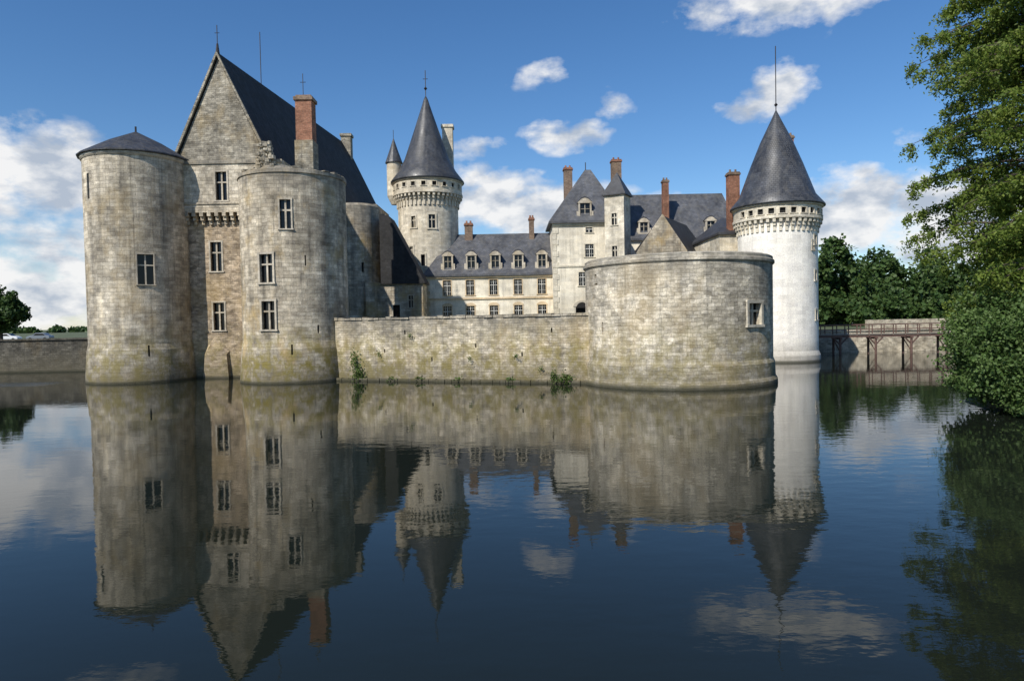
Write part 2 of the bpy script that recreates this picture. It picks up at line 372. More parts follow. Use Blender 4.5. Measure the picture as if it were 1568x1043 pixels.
D=Acc(); D.box(-18,-10.9,84.5,88.5,-1.5,10.0)
W.cut=Acc(); W.add(-12.4,84.5,R(-90),7.6,.6,1.5,'cross',fr=.12); W.add(-14.2,84.5,R(-90),6.3,.9,1.9,'none',fr=.15)
D.finish('lean_to_wall',M['keep_dirty'],keep,None,W.cut); W.done(keep,'keeptrim','keeptrim')
S=Acc(); S.prism([(-16.0,84.2,18.3),(-14.9,84.2,18.2),(-10.6,84.2,10.0),(-10.6,84.2,9.8),(-16.0,84.2,9.8)],(0,4.6,0))
S.finish('lean_to_roof',M['slate_old'],keep)
IR.finish('iron_finials',M['iron'],keep)

# ================================================================== conical towers
def conical_tower(c,rb,rr,zc0,zc1,ze,cone,wallmat,ringmat,win,nop,body_base=-1.5,ncorb=44):
    e=empty('conical_roof_tower')
    A=Acc(); W=Win()
    A.lathe(c[0],c[1],[(rb+.3,body_base),(rb+.22,.7),(rb+.02,1.2),(rb,zc1+.05)],96)
    for w in win: W.add(*cyl_at(*c,rb,w[0]),*w[1:])
    A.finish('shaft_wall',M[wallmat],e,(c[0],c[1],rb),W.cut)
    B=Acc(); B.lathe(c[0],c[1],[(rr-.02,zc1),(rr+.1,zc1+.02),(rr+.1,zc1+.3),(rr,zc1+.32),(rr,ze)],96)
    W2=Win()
    for i in range(nop): W2.add(*cyl_at(*c,rr,-160+i*(140/(nop-1))),ze-.62,.62,.62,'none',.3,fr=.1,proud=.03)
    B.finish('parapet_wall',M[ringmat],e,(c[0],c[1],rr),W2.cut)
    T=Acc()
    for i in range(ncorb):
        a=2*math.pi*i/ncorb
        for k,(d0,z0,z1) in enumerate(((rr+.02,zc1-.38,zc1),(rb+(rr-rb)*.62,zc1-.75,zc1-.38),(rb+(rr-rb)*.32,zc0,zc1-.75))):
            rad=(d0+rb-.2)/2; T.obox((c[0]+rad*math.cos(a),c[1]+rad*math.sin(a),(z0+z1)/2),a,.30-.015*k,d0-rb+.2,z1-z0)
    T.finish('corbels',M['trim'],e)
    T=Acc(); T.lathe(c[0],c[1],[(rr+.02,ze-.02),(rr+.18,ze+.05),(rr+.18,ze+.16)],96); T.finish('cornice',M['trim'],e,(c[0],c[1],rr))
    W.done(e); W2.frame.finish('loophole_surrounds',M['trim'],e); W2.glass.finish('loophole_shadow',M['dark'],e)
    S=Acc(); S.lathe(c[0],c[1],cone,72); S.finish('cone_roof',M['slate_cone'],e,(c[0],c[1],rr*.6),smooth=True)
    return e
CTc=(-11.6,98)
e=conical_tower(CTc,4.25,4.85,21.1,22.7,24.5,[(5.0,24.66),(5.2,24.7),(5.2,24.85),(4.1,26.3),(3.2,28.0),(1.75,32.2),(.55,35.8),(.3,36.6),(.05,37.1)],'cream','cream',
   [(-77,18.8,.95,1.9,'cross'),(-112,18.8,.7,1.6,'cross'),(-118,14.8,.6,1.3,'cross'),(-95,13.5,.6,1.6,'none')],9)
I=Acc(); I.rod((CTc[0],CTc[1],36.7),(CTc[0],CTc[1],40.7),.06); I.lathe(CTc[0],CTc[1],[(.05,37.9),(.25,38.15),(.05,38.4)],10); I.rod((CTc[0]-.35,CTc[1],39.5),(CTc[0]+.35,CTc[1],39.5),.04); I.finish('finial',M['iron'],e)
A=Acc(); A.lathe(-16.5,99,[(.5,22.0),(1.05,23.2),(1.05,27.9)],32); A.finish('stair_turret_wall',M['cream'],e,(-16.5,99,1))
A=Acc(); A.lathe(-16.5,99,[(1.05,27.9),(1.25,27.92),(1.2,28.1),(.6,29.8),(.04,31.5)],32); A.lathe(-16.5,99,[(.04,31.4),(.04,32.7)],6); A.finish('stair_turret_roof',M['slate_cone'],e,(-16.5,99,1))
A=Acc(); A.box(-9.6,-8.1,100.2,101.7,22,33.3); A.box(-9.75,-7.95,100.05,101.85,33.3,33.7); A.finish('stone_chimney',M['cream'],e)
RTc=(29.6,76)
e=conical_tower(RTc,4.15,4.58,13.9,15.2,16.6,[(4.7,16.77),(4.95,16.8),(4.95,16.95),(4.0,18.1),(2.75,21.5),(1.7,24.1),(.55,26.5),(.28,27.1),(.05,27.6)],'white','cream',
   [(-45,13.0,.5,1.0,'cross'),(-44,9.2,.45,1.0,'none'),(-42,5.0,.5,1.0,'none'),(-52,12.4,.3,.9,'none')],11)
I=Acc(); I.rod((RTc[0],RTc[1],27.2),(RTc[0],RTc[1],34.6),.05); I.lathe(RTc[0],RTc[1],[(.05,28.0),(.2,28.2),(.05,28.4)],10); I.finish('finial',M['iron'],e)
A=Acc();Ac=Acc(); chimney(A,Ac,25.9,79.5,1.25,1.1,14,21.6); chimney(A,Ac,32.45,79.6,.8,.9,18,25.7); A.finish('brick_chimneys',M['brick'],e); Ac.finish('chimney_caps',M['brick_old'],e)
A=Acc(); A.box(24.0,28.5,78.5,92,-1.5,14.6); A.finish('adjoining_wall',M['cream'],e)
A=Acc(); A.hip(23.8,28.7,78.2,92,14.6,17.2,26.2,26.6,85); A.finish('adjoining_roof',M['slate'],e)

# ================================================================== residential wing
rw=empty('residential_wing')
A=Acc(); A.box(-11.4,6.0,92,100,-1.5,11.1)
W=Win()
xs=(-8.6,-5.5,-2.35,.95,4.15)
for x in xs:
    W.add(x,92,R(-90),9.55,1.1,2.05,'grid',.3,fr=.12,mw=.08)
    W.add(x,92,R(-90),6.1,1.15,2.0,'grid',.3,fr=.12,mw=.08)
A.finish('facade_wall',M['plaster'],rw,None,W.cut)
T=Acc(); T.box(-11.5,6.0,91.86,92.1,7.95,8.2); T.box(-11.6,6.1,91.75,92.1,10.85,11.1)
for x in xs:
    pts=[(x+.75*math.cos(R(a)),91.93,7.09+.42*math.sin(R(a))) for a in range(0,181,20)]
    T.prism(pts,(0,.2,0))
for z in np.arange(4.3,10.6,.7): T.box(-11.44,-10.9-.2*(int(z/.7)%2),91.94,92.1,z,z+.66)
T.finish('stone_bands',M['band'],rw)
W.done(rw,'band','paintwhite')
S=Acc(); S.hip(-11.8,6.2,91.6,102.4,11.3,17.3,-8.0,6.2,97); S.finish('slate_roof',M['slate_light'],rw)
Df=Acc();Dg=Acc();Dm=Acc();Dr=Acc()
def dormer(x,y,z0,w,h,depth=3):
    Df.box(x-w/2,x-w/2+.2,y,y+.4,z0,z0+h); Df.box(x+w/2-.2,x+w/2,y,y+.4,z0,z0+h)
    Df.box(x-w/2-.08,x+w/2+.08,y-.06,y+.4,z0+h,z0+h+.14); Df.box(x-w/2-.08,x+w/2+.08,y-.06,y+.42,z0-.18,z0)
    Df.prism([(x-w/2-.05,y+.02,z0+h+.14),(x+w/2+.05,y+.02,z0+h+.14),(x+w*.25,y+.02,z0+h+.14+w*.25),(x,y+.02,z0+h+.14+w*.32),(x-w*.25,y+.02,z0+h+.14+w*.25)],(0,.3,0))
    for sg in (-1,1): Df.box(x+sg*(w/2+.12)-.12,x+sg*(w/2+.12)+.12,y+.03,y+.38,z0,z0+h*.45)
    Dg.box(x-w/2+.2,x+w/2-.2,y+.25,y+.3,z0,z0+h)
    Dm.box(x-.035,x+.035,y+.15,y+.25,z0,z0+h); Dm.box(x-w/2+.2,x+w/2-.2,y+.16,y+.24,z0+h*.6,z0+h*.6+.05)
    Dr.box(x-w/2+.05,x+w/2-.05,y+.4,y+depth,z0,z0+h+.12)
    Dr.prism([(x-w/2-.12,y+.1,z0+h+.16),(x+w/2+.12,y+.1,z0+h+.16),(x+w*.27,y+.1,z0+h+.24+w*.3),(x,y+.1,z0+h+.24+w*.4),(x-w*.27,y+.1,z0+h+.24+w*.3)],(0,depth,0))
def dorm_done(par):
    global Df,Dg,Dm,Dr
    Df.finish('dormer_fronts',M['keeptrim'],par); Dg.finish('dormer_glass',M['glass'],par); Dm.finish('dormer_mullions',M['keeptrim'],par); Dr.finish('dormer_roofs',M['slate'],par)
    Df=Acc();Dg=Acc();Dm=Acc();Dr=Acc()
for x in (-8.45,-5.3,-2.05,1.05,4.25): dormer(x,92.25,12.0,1.4,1.85)
dorm_done(rw)
A=Acc();Ac=Acc(); chimney(A,Ac,-5.8,96.6,1.1,.9,15,18.8); chimney(A,Ac,3.05,96.6,.7,.9,15,19.4)
A.finish('brick_chimneys',M['brick_old'],rw); Ac.finish('chimney_caps',M['brick'],rw)

# ================================================================== pavilion + stair turret
pv=empty('castle_pavilion')
A=Acc(); A.box(5.6,14.8,90,98,-1.5,17.6); W=Win()
W.add(10.4,90,R(-90),14.0,1.15,1.7,'grid',.3,fr=.14,mw=.08)
W.add(9.5,90,R(-90),10.3,1.15,1.8,'grid',.3,fr=.14,mw=.08)
W.add(10.4,90,R(-90),16.7,.9,.7,'cross',.3,fr=.12,mw=.08)
W.add(9.3,90,R(-90),5.6,1.7,2.2,'none',.6,fr=.2)
A.finish('pavilion_wall',M['plaster'],pv,None,W.cut)
T=Acc(); pts=[(9.3+1.15*math.cos(R(a)),89.9,6.68+.8*math.sin(R(a))) for a in range(0,181,15)]; T.prism(pts,(0,.3,0))
T.box(5.5,14.9,89.8,90.1,17.3,17.6); T.box(5.55,12,89.88,90.1,11.9,12.12)
for z in np.arange(4.3,17,.75):
    k=int(z/.75)%2; T.box(5.55,6.1+.25*k,89.93,90.1,z,z+.71); 
T.finish('quoins_and_bands',M['trim'],pv); 
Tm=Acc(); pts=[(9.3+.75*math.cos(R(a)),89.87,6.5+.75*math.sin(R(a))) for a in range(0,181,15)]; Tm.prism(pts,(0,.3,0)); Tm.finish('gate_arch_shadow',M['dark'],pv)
W.done(pv,'trim','paintwhite')
S=Acc(); S.hip(5.1,15.2,89.5,98.5,17.85,25.4,10.4,11.2,94); S.finish('pavilion_roof',M['slate_light'],pv)
I=Acc(); I.rod((10.5,94,25.2),(10.5,94,26.4),.06); I.finish('roof_finial',M['iron'],pv)
dormer(9.9,89.9,18.3,1.7,1.9); dorm_done(pv)
A=Acc();Ac=Acc(); chimney(A,Ac,8.15,95,1.15,1.1,20,25.9); chimney(A,Ac,14.9,95.5,1.35,1.1,20,27.0)
A.finish('brick_chimneys',M['brick_old'],pv); Ac.finish('chimney_caps',M['brick'],pv)
A=Acc(); tu=(13.75,87.4)
A.obox((tu[0],tu[1],9.5),R(-118),2.55,2.55,22); W=Win()
nx,ny=math.cos(R(-118)),math.sin(R(-118))
W.add(tu[0]+nx*1.275,tu[1]+ny*1.275,R(-118),17.5,.7,1.5,'cross',.3,fr=.13)
W.add(tu[0]+nx*1.275,tu[1]+ny*1.275,R(-118),13.4,.7,1.5,'cross',.3,fr=.13)
A.finish('stair_turret_wall',M['cream'],pv,None,W.cut); W.done(pv)
S=Acc(); t=R(-118)
vs=[]
for z,k in ((20.5,3.1),(20.65,3.1)):
    for a in (45,135,225,315): vs.append((tu[0]+k/1.414*math.cos(t+R(a)),tu[1]+k/1.414*math.sin(t+R(a)),z))
vs.append((tu[0],tu[1],23.6))
S.add(vs,[(0,1,2,3),(0,1,5,4),(1,2,6,5),(2,3,7,6),(3,0,4,7),(4,5,8),(5,6,8),(6,7,8),(7,4,8)]); S.finish('stair_turret_roof',M['slate'],pv)

# ================================================================== rear logis
lg=empty('slate_roofed_lodging')
A=Acc(); A.box(14.9,33,98,106,-1.5,16.2); A.finish('lodging_wall',M['plaster'],lg)
S=Acc(); S.hip(14.9,33.3,97.6,106.4,16.3,23.3,15.5,31.6,102); S.finish('lodging_roof',M['slate_light'],lg)
dormer(28.8,98.1,17.2,1.5,1.5); dormer(19.2,98.1,17.2,1.5,1.5); dorm_done(lg)
A=Acc();Ac=Acc(); chimney(A,Ac,22.4,98.6,.85,.9,15,24.7); A.finish('brick_chimney',M['brick'],lg); Ac.finish('chimney_cap',M['brick_old'],lg)
gb=empty('gabled_outbuilding')
A=Acc()
A.prism([(15.6,84,-1.5),(21.7,84,-1.5),(21.7,84,13.2),(18.75,84,17.7),(15.6,84,13.2)],(0,.6,0))
A.prism([(15.8,84.6,-1.5),(21.5,84.6,-1.5),(26.5,96,-1.5),(20.8,96,-1.5)],(0,0,14.6)); A.finish('gable_wall',M['keep_dirty'],gb)
S=Acc(); S.add([(15.3,84.55,13.2),(22.1,84.55,13.1),(28.2,96,13.1),(21,96,13.2),(18.8,84.55,17.6),(24.2,94,17.6)],[(0,1,2,3),(0,1,4),(1,2,5,4),(2,3,5),(3,0,4,5)]); S.finish('slate_roof',M['slate_old'],gb)

# ================================================================== round bastion
ba=empty('round_bastion')
c=(13.0,53.85); r=7.12
A=Acc(); W=Win()
A.lathe(c[0],c[1],[(r+.4,-1.5),(r+.3,.35),(r+.16,.6),(r+.12,1.6),(r,1.9),(r,8.9)],128)
W.add(*cyl_at(*c,r,-54.5),5.15,1.45,1.55,'cross',.5,fr=.22,mw=.16)
W.add(*cyl_at(*c,r,-159),8.2,.28,.28,'none',.4,fr=0); W.add(*cyl_at(*c,r,-158.6),7.6,.45,.12,'none',.4,fr=0)
W.add(*cyl_at(*c,r,-152),4.3,.16,.9,'none',.4,fr=0)
A.finish('bastion_wall',M['bastion'],ba,(c[0],c[1],r),W.cut); W.done(ba)
T=Acc(); T.lathe(c[0],c[1],[(r-.3,8.85),(r+.06,8.86),(r+.14,8.95),(r+.14,9.12),(r+.02,9.22),(r+.02,9.4),(r-.15,9.5)],128); T.finish('bastion_coping',M['bastion'],ba,(c[0],c[1],r))
# ================================================================== curtain wall
cw=empty('stone_curtain_wall')
p0=Vector((-16.2,60.7)); p1=Vector((8.0,52.2)); d=(p1-p0); Lw=d.length; d/=Lw; n=Vector((d.y,-d.x)); an=math.atan2(n.y,n.x)
A=Acc(); mid=(p0+p1)/2-n*1.0; A.obox((mid.x,mid.y,1.85),an,Lw,2.0,6.9)
W=Win()
for s,z in ((5.5,2.6),(10,1.9),(14,3.0),(18,2.3),(20.5,4.2),(7.5,4.2)):
    q=p0+d*s; W.add(q.x,q.y,an,z,.13,.35,'none',.3,fr=0)
A.finish('wall_body',M['curtain'],cw,None,W.cut); W.glass.finish('drain_hole_shade',M['dark'],cw)  # dark panels at the back of the drain holes stand in for their shade
T=Acc(); s=.3
while s<Lw:
    l=random.uniform(.35,.9); h=random.uniform(.14,.26); q=p0+d*(s+l/2)-n*(.45+random.uniform(-.06,.06))
    T.obox((q.x,q.y,5.3+h/2),an,l-.03,1.1,h); s+=l
s=.3
while s<Lw:
    l=random.uniform(.5,1.2); q=p0+d*(s+l/2)+n*(random.uniform(.05,.16)); T.obox((q.x,q.y,-.2+random.uniform(0,.06)),an,l-.04,.5,.8); s+=l
T.finish('coping_stones',M['curtain'],cw)

# ================================================================== foliage helper
def leaves(name,pts,size,mat,parent=None,el=1.6,jit=.35):
    n=len(pts); a=rng.normal(size=(n,3)); a/=np.linalg.norm(a,axis=1)[:,None]
    b=rng.normal(size=(n,3)); b-= (b*a).sum(1)[:,None]*a; b/=np.linalg.norm(b,axis=1)[:,None]
    s=size*(1+jit*rng.uniform(-1,1,size=(n,1)))
    v=np.stack([pts-a*s*el,pts-b*s,pts+a*s*el,pts+b*s],1).reshape(-1,3)
    me=bpy.data.meshes.new(name); me.vertices.add(4*n); me.vertices.foreach_set('co',v.ravel().astype(np.float32))
    me.loops.add(4*n); me.loops.foreach_set('vertex_index',np.arange(4*n,dtype=np.int32))
    me.polygons.add(n); me.polygons.foreach_set('loop_start',np.arange(0,4*n,4,dtype=np.int32))
    me.update(calc_edges=True); me.validate()
    me.materials.append(mat); ob=bpy.data.objects.new(name,me); COL.objects.link(ob)
    if parent: ob.parent=parent
    return ob
def plant(name,x,y,z,rx,rz,nn,size=.06):
    p=rng.normal(size=(nn,3))*np.array([rx,.22,rz])+np.array([x,y,z]); p=p[p[:,2]>.02]
    leaves(name,p,size,M['leaf_wall'])
q=p0+d*2.6+n*.2; plant('ivy_plant',q.x,q.y,1.7,.18,.5,260,.05); q=p0+d*3.0+n*.25; plant('ivy_plant',q.x,q.y,.5,.3,.4,500,.05)
q=p0+d*21.6+n*.3; plant('fern_plant',q.x,q.y,.35,.35,.22,320,.05); q=p0+d*20.7+n*.3; plant('fern_plant',q.x,q.y,.5,.15,.3,160,.05)
for s in (9,12.5,17,6.3): 
    q=p0+d*s+n*.2; plant('fern_plant',q.x,q.y,random.uniform(.2,.4),.2,.1,70,.05)
for s,z in ((13.5,1.9),(17.5,2.2),(8,3.9),(5,2.4),(19.6,1.2)):
    q=p0+d*s+n*.1; plant('fern_plant',q.x,q.y,z,.1,.12,50,.04)

# ================================================================== near tree on the right
tr=empty('cypress_tree')
def profL(z): return float(np.interp(z,[4,7,9,12,14,16,18,20,24,28],[5.2,6.0,6.4,7.6,7.8,8.7,8.0,7.0,4.8,1]))
tx,ty=29.3,36.0
limb=Acc()
pts_all=[]
limb.rod((tx,ty,.8),(tx+.1,ty,9),.62,12,.42); limb.rod((tx+.1,ty,9),(tx,ty+.1,19),.42,10,.22); limb.rod((tx,ty+.1,19),(tx,ty,28.5),.22,8,.03)
NL=185
for i in range(NL):
    z=4+ (i/NL)*24+random.uniform(-.3,.3); a=random.uniform(0,2*math.pi) if i%3 else random.uniform(math.pi*.75,math.pi*1.35)
    if i%3==1: a=random.uniform(math.pi*.6,math.pi*1.6)
    Lg=profL(z)*random.uniform(.55,1.05)
    dr=Vector((math.cos(a),math.sin(a),0)); base=Vector((tx,ty,z-Lg*.12)); prev=base; K_=8
    for k in range(1,K_+1):
        t=k/K_; cur=base+dr*Lg*t+Vector((0,0,Lg*(.30*t-.34*t*t)))+Vector((random.uniform(-.15,.15),random.uniform(-.15,.15),random.uniform(-.1,.1)))
        rad=.10*(1-t)+.014
        limb.rod(prev,cur,rad+.012,5,rad)
        if t>.25:
            for _ in range(3):
                sd=Vector((random.uniform(-1,1),random.uniform(-1,1),random.uniform(-1.1,.1))).normalized()*random.uniform(.5,1.35)*(1.15-.5*t)
                tip=cur+sd; limb.rod(cur,tip,.016,4,.006)
                m=68
                u=rng.uniform(0.05,1.1,size=(m,1)); q=np.array(cur)+np.array(sd)*u+rng.normal(size=(m,3))*np.array([.15,.15,.10])
                q[:,2]-=np.abs(rng.normal(size=m))*.32*u[:,0]
                pts_all.append(q)
        prev=cur
limb.finish('trunk_and_limbs',M['bark'],tr)
P=np.concatenate(pts_all); leaves('foliage',P,.044,M['leaf_near'],tr,2.2)
sh=empty('waterside_shrub')
pc=[];lb=Acc()
for i in range(1150):
    v=rng.normal(size=3); v/=np.linalg.norm(v); rr=rng.uniform(.72,1.04)+.12*math.sin(v[0]*7)*math.cos(v[2]*6+v[1]*5)
    cpt=np.array([27.3,33.6,2.9])+v*rr*np.array([5.0,4.4,3.6])
    if cpt[2]<.15: continue
    pc.append(cpt+rng.normal(size=(95,3))*np.array([.30,.30,.2]))
for i in range(40):
    a=random.uniform(0,6.28); e_=random.uniform(.1,1.3); lb.rod((27.5+random.uniform(-.4,.4),33.9,0.6),(27.4+4.2*math.cos(a)*math.cos(e_),33.6+3.6*math.sin(a)*math.cos(e_),2.2+3.4*math.sin(e_)),.07,5,.02)
lb.finish('stems',M['bark'],sh)
P=np.concatenate(pc); P=P[P[:,2]>.12]; leaves('foliage',P,.06,M['leaf_bush'],sh,1.4)

# ================================================================== distant trees
def crown(cx,cy,z0,z1,rad,ncl,nl,spread=.5):
    out=[]
    lob=[(rng.normal(size=3)*np.array([rad*.45,rad*.45,(z1-z0)*.22])) for _ in range(7)]
    for i in range(ncl):
        l=lob[i%7]; v=rng.normal(size=3); v/=np.linalg.norm(v)
        cpt=np.array([cx,cy,(z0+z1)/2])+l+v*rng.uniform(.5,1.0)*np.array([rad*.6,rad*.6,(z1-z0)*.32])
        cpt[2]=min(cpt[2],z1); out.append(cpt+rng.normal(size=(nl,3))*spread)
    return np.concatenate(out)
pts=[];tk=Acc()
X=60
while X<190:
    yy=150+random.uniform(-8,8); top=random.uniform(15,20); rad=random.uniform(4.5,6.5)
    pts.append(crown(X,yy,3.2,top,rad,105,34,.55)); tk.rod((X,yy,2.5),(X,yy,9),.35,6,.2); X+=random.uniform(3.6,5.6)
X=52
while X<160:
    pts.append(crown(X,138+random.uniform(-3,3),2.0,random.uniform(7.5,11),3.6,55,26,.5)); X+=random.uniform(3.2,4.6)
ft=empty('distant_tree_belt'); tk.finish('trunks',M['bark'],ft); leaves('foliage',np.concatenate(pts),.33,M['leaf_far'],ft,1.3)
pts=[]
for i in range(70):
    X=-330+i*4.5+random.uniform(-2,2); pts.append(crown(X,400+random.uniform(-20,20),2.5,random.uniform(3.4,5.4),5,14,22,.9))
leaves('distant_hedgerow',np.concatenate(pts),.8,M['leaf_far'],None,1.3)
lt=empty('park_tree'); t=Acc(); LX=-75.6; t.rod((LX,101,2.8),(LX+.1,101,6.5),.3,8,.2)
for k in range(6):
    a=k*1.05; t.rod((LX+.1,101,5+.2*k),(LX+.1+2.2*math.cos(a),101+2.2*math.sin(a),8.2),.12,5,.04)
t.finish('trunk',M['bark'],lt)
cl=[]
for i in range(190):
    v=rng.normal(size=3); v/=np.linalg.norm(v); v*=rng.uniform(.45,1.0)
    cl.append(np.array([LX,101,7.9])+v*np.array([3.9,3.6,2.7])*(1+.2*math.sin(v[0]*5+v[2]*7))+rng.normal(size=(60,3))*.33)
leaves('foliage',np.concatenate(cl),.18,M['leaf_far'],lt,1.4)

# ================================================================== quays, bridge
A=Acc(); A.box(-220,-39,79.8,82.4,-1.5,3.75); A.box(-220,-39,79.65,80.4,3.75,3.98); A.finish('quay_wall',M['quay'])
A=Acc(); A.box(33,70,89.8,92.6,-1.5,2.75); A.box(33,70,89.65,90.3,2.75,2.95); A.box(47,70,90.2,90.8,2.95,4.2); A.finish('quay_wall',M['quay_pale'])
br=empty('timber_footbridge'); D=Acc(); Rr=Acc()
x=33.5
while x<58: D.box(x,x+.22,84.2,86.4,2.42,2.50); x+=.25
D.finish('deck_planks',M['plank'],br)
Rr.box(33.5,58,84.3,84.5,2.12,2.42); Rr.box(33.5,58,86.1,86.3,2.12,2.42)
for yy in (84.25,86.35):
    Rr.box(33.5,58,yy-.05,yy+.05,3.62,3.72); Rr.box(33.5,58,yy-.03,yy+.03,3.05,3.12)
    x=33.6
    while x<58: Rr.box(x-.05,x+.05,yy-.045,yy+.045,2.2,3.62); x+=1.5
for x in (36.2,40.6,45.0,49.4,53.8):
    for yy in (84.4,86.2): Rr.rod((x,yy,-1),(x,yy,2.12),.15,8)
    Rr.rod((x,84.4,1.2),(x-.9,84.4,2.15),.09,6); Rr.rod((x,84.4,1.2),(x+.9,84.4,2.15),.09,6)
    Rr.rod((x,84.4,.3),(x,86.2,1.9),.06,6); Rr.box(x-.12,x+.12,84.1,86.5,1.9,2.12)
Rr.finish('timber_frame',M['redwood'],br)

# ================================================================== cars
def car(x,y,z,rot,mat):
    e=empty('parked_car')
    prof=[(-2.1,.3),(-2.15,.7),(-2.0,.92),(-1.55,1.0),(-1.05,1.42),(.35,1.46),(1.0,1.02),(1.85,.85),(2.12,.62),(2.1,.3)]
    b=Acc(); b.prism([(px_,-.82,pz) for px_,pz in prof],(0,1.64,0)); o=b.finish('body',mat,e)
    bv=o.modifiers.new('bev','BEVEL'); bv.width=.09; bv.segments=3
    g=Acc(); 
    for yy in (-.835,.825): g.prism([(-1.35,yy,1.0),(-.98,yy,1.34),(.25,yy,1.37),(.78,yy,1.0)],(0,.012,0))
    g.prism([(.45,-.68,1.42),(1.02,-.74,1.04),(1.02,.74,1.04),(.45,.68,1.42)],(.03,0,.03)); g.finish('windows',M['glass'],e)
    w=Acc()
    for wx in (-1.3,1.32):
        for wy in (-.84,.66): w.rod((wx,wy,.31),(wx,wy+.19,.31),.31,18)
    w.finish('wheels',M['tyre'],e); e.location=(x,y,z); e.rotation_euler=(0,0,rot)
car(-94.5,128,2.95,R(8),M['carwhite']); car(-88.8,128.5,2.95,R(185),M['cargrey'])

# ================================================================== terrain + water
gx=np.unique(np.concatenate([np.arange(-160,161,2.),[-3000,-2000,-1000,-600,-400,-300,-220,220,300,400,600,1000,2000,3000]]))
gy=np.unique(np.concatenate([np.arange(-20,131,2.),[-600,-300,-100,-50,160,200,300,400,600,1000,2000,4000]]))
def hgt(x,y):
    h=-1.5
    if y<=0 or y>=92 or (y>=82 and x<27) or x<-158: h=3.0 if y>50 else 3.25
    if h>2 and x>31 and y>=92: h=2.6
    if (y>=72 and -34<x<17) or (y>=80 and -36<x<27): h=max(h,3.0)
    bx=25.2+max(0,y-38)*.74+ (max(0,20-y)*.4)
    if y<92: h=max(h,min(2.4,(x-bx)*.45))
    if h>2 and (abs(x)>180 or y>140): h+=.3*math.sin(x*.01)*math.sin(y*.013)
    return h
V=[(x,y,hgt(x,y)) for y in gy for x in gx]; nx_=len(gx)
F=[(j*nx_+i,j*nx_+i+1,(j+1)*nx_+i+1,(j+1)*nx_+i) for j in range(len(gy)-1) for i in range(nx_-1)]
me=bpy.data.meshes.new('ground'); me.from_pydata(V,[],F); me.update(); me.shade_smooth()
m,nt,b=newmat('grass_ground'); geo=N(nt,'ShaderNodeNewGeometry')
a,_=noise(nt,geo.outputs['Position'],.15,8,.6); a2,_=noise(nt,geo.outputs['Position'],4,5,.7)
c_=mixc(nt,maprange(nt,a,.35,.65,0,1),(.05,.075,.025),(.11,.115,.055)); c_=mixc(nt,1,c_,gray(nt,maprange(nt,a2,.3,.7,.7,1.3)),'MULTIPLY')
L(nt,c_,b.inputs['Base Color']); b.inputs['Roughness'].default_value=.95
me.materials.append(m); g=bpy.data.objects.new('ground',me); COL.objects.link(g)

me=bpy.data.meshes.new('moat_water'); me.from_pydata([(-170,-2,0),(160,-2,0),(160,95,0),(-170,95,0)],[],[(0,1,2,3)]); me.update()
m,nt,b=newmat('moat_water'); geo=N(nt,'ShaderNodeNewGeometry'); pos=geo.outputs['Position']
b.inputs['Base Color'].default_value=(.010,.013,.009,1); b.inputs['Roughness'].default_value=.015; b.inputs['IOR'].default_value=1.333
w1,_=noise(nt,mapping(nt,pos,(.9,1.6,1)),1.2,3,.5); w2,_=noise(nt,mapping(nt,pos,(.25,.5,1)),.8,2,.5)
w3,_=noise(nt,mapping(nt,pos,(1.6,2.6,1)),2.0,3,.6)
patch,_=noise(nt,mapping(nt,pos,(.03,.06,1),(3,1,0)),1,3,.5)
amp=maprange(nt,patch,.42,.62,.35,1.4)
# a breeze-ruffled band of water on the far left
sx=N(nt,'ShaderNodeSeparateXYZ'); L(nt,pos,sx.inputs[0])
pn,_=noise(nt,mapping(nt,pos,(.05,.2,1)),1,4,.6)
yb=math_(nt,'ADD',sx.outputs[1],math_(nt,'MULTIPLY',math_(nt,'SUBTRACT',pn,.5),6.0))
band=math_(nt,'MULTIPLY',math_(nt,'MULTIPLY',maprange(nt,yb,60,61,0,1),maprange(nt,yb,64,65.5,1,0)),maprange(nt,sx.outputs[0],-44,-40.5,1,0))
hh=math_(nt,'ADD',math_(nt,'MULTIPLY',w1,amp),math_(nt,'MULTIPLY',w2,1.0))
hh=math_(nt,'ADD',hh,math_(nt,'MULTIPLY',w3,math_(nt,'ADD',math_(nt,'MULTIPLY',band,8.0),.12)))
bp=N(nt,'ShaderNodeBump'); L(nt,hh,bp.inputs['Height']); bp.inputs['Strength'].default_value=1; bp.inputs['Distance'].default_value=.0058
L(nt,bp.outputs[0],b.inputs['Normal'])
me.materials.append(m); o=bpy.data.objects.new('moat_water',me); COL.objects.link(o)

# ================================================================== light + sky
SE=R(42); SA=R(217)
sv=Vector((math.sin(SA)*math.cos(SE),math.cos(SA)*math.cos(SE),math.sin(SE)))
sl=bpy.data.lights.new('sun','SUN'); sl.energy=5.0; sl.angle=R(.53); sl.color=(1,.955,.88)
so=bpy.data.objects.new('sun',sl); COL.objects.link(so); so.rotation_euler=sv.to_track_quat('Z','Y').to_euler(); so.location=sv*100
w=bpy.data.worlds.new('World'); scene.world=w; w.use_nodes=True; nt=w.node_tree; nt.nodes.clear()
sky=N(nt,'ShaderNodeTexSky'); sky.sky_type='NISHITA'; sky.sun_disc=False; sky.sun_elevation=SE; sky.sun_rotation=SA; sky.air_density=1.0; sky.dust_density=.2; sky.ozone_density=4.0
hs=N(nt,'ShaderNodeHueSaturation'); hs.inputs['Saturation'].default_value=1.2; hs.inputs['Hue'].default_value=.503; L(nt,sky.outputs[0],hs.inputs['Color'])
bg=N(nt,'ShaderNodeBackground'); L(nt,hs.outputs[0],bg.inputs[0]); bg.inputs[1].default_value=.125
tc=N(nt,'ShaderNodeTexCoord'); sp=N(nt,'ShaderNodeSeparateXYZ'); L(nt,tc.outputs['Generated'],sp.inputs[0])
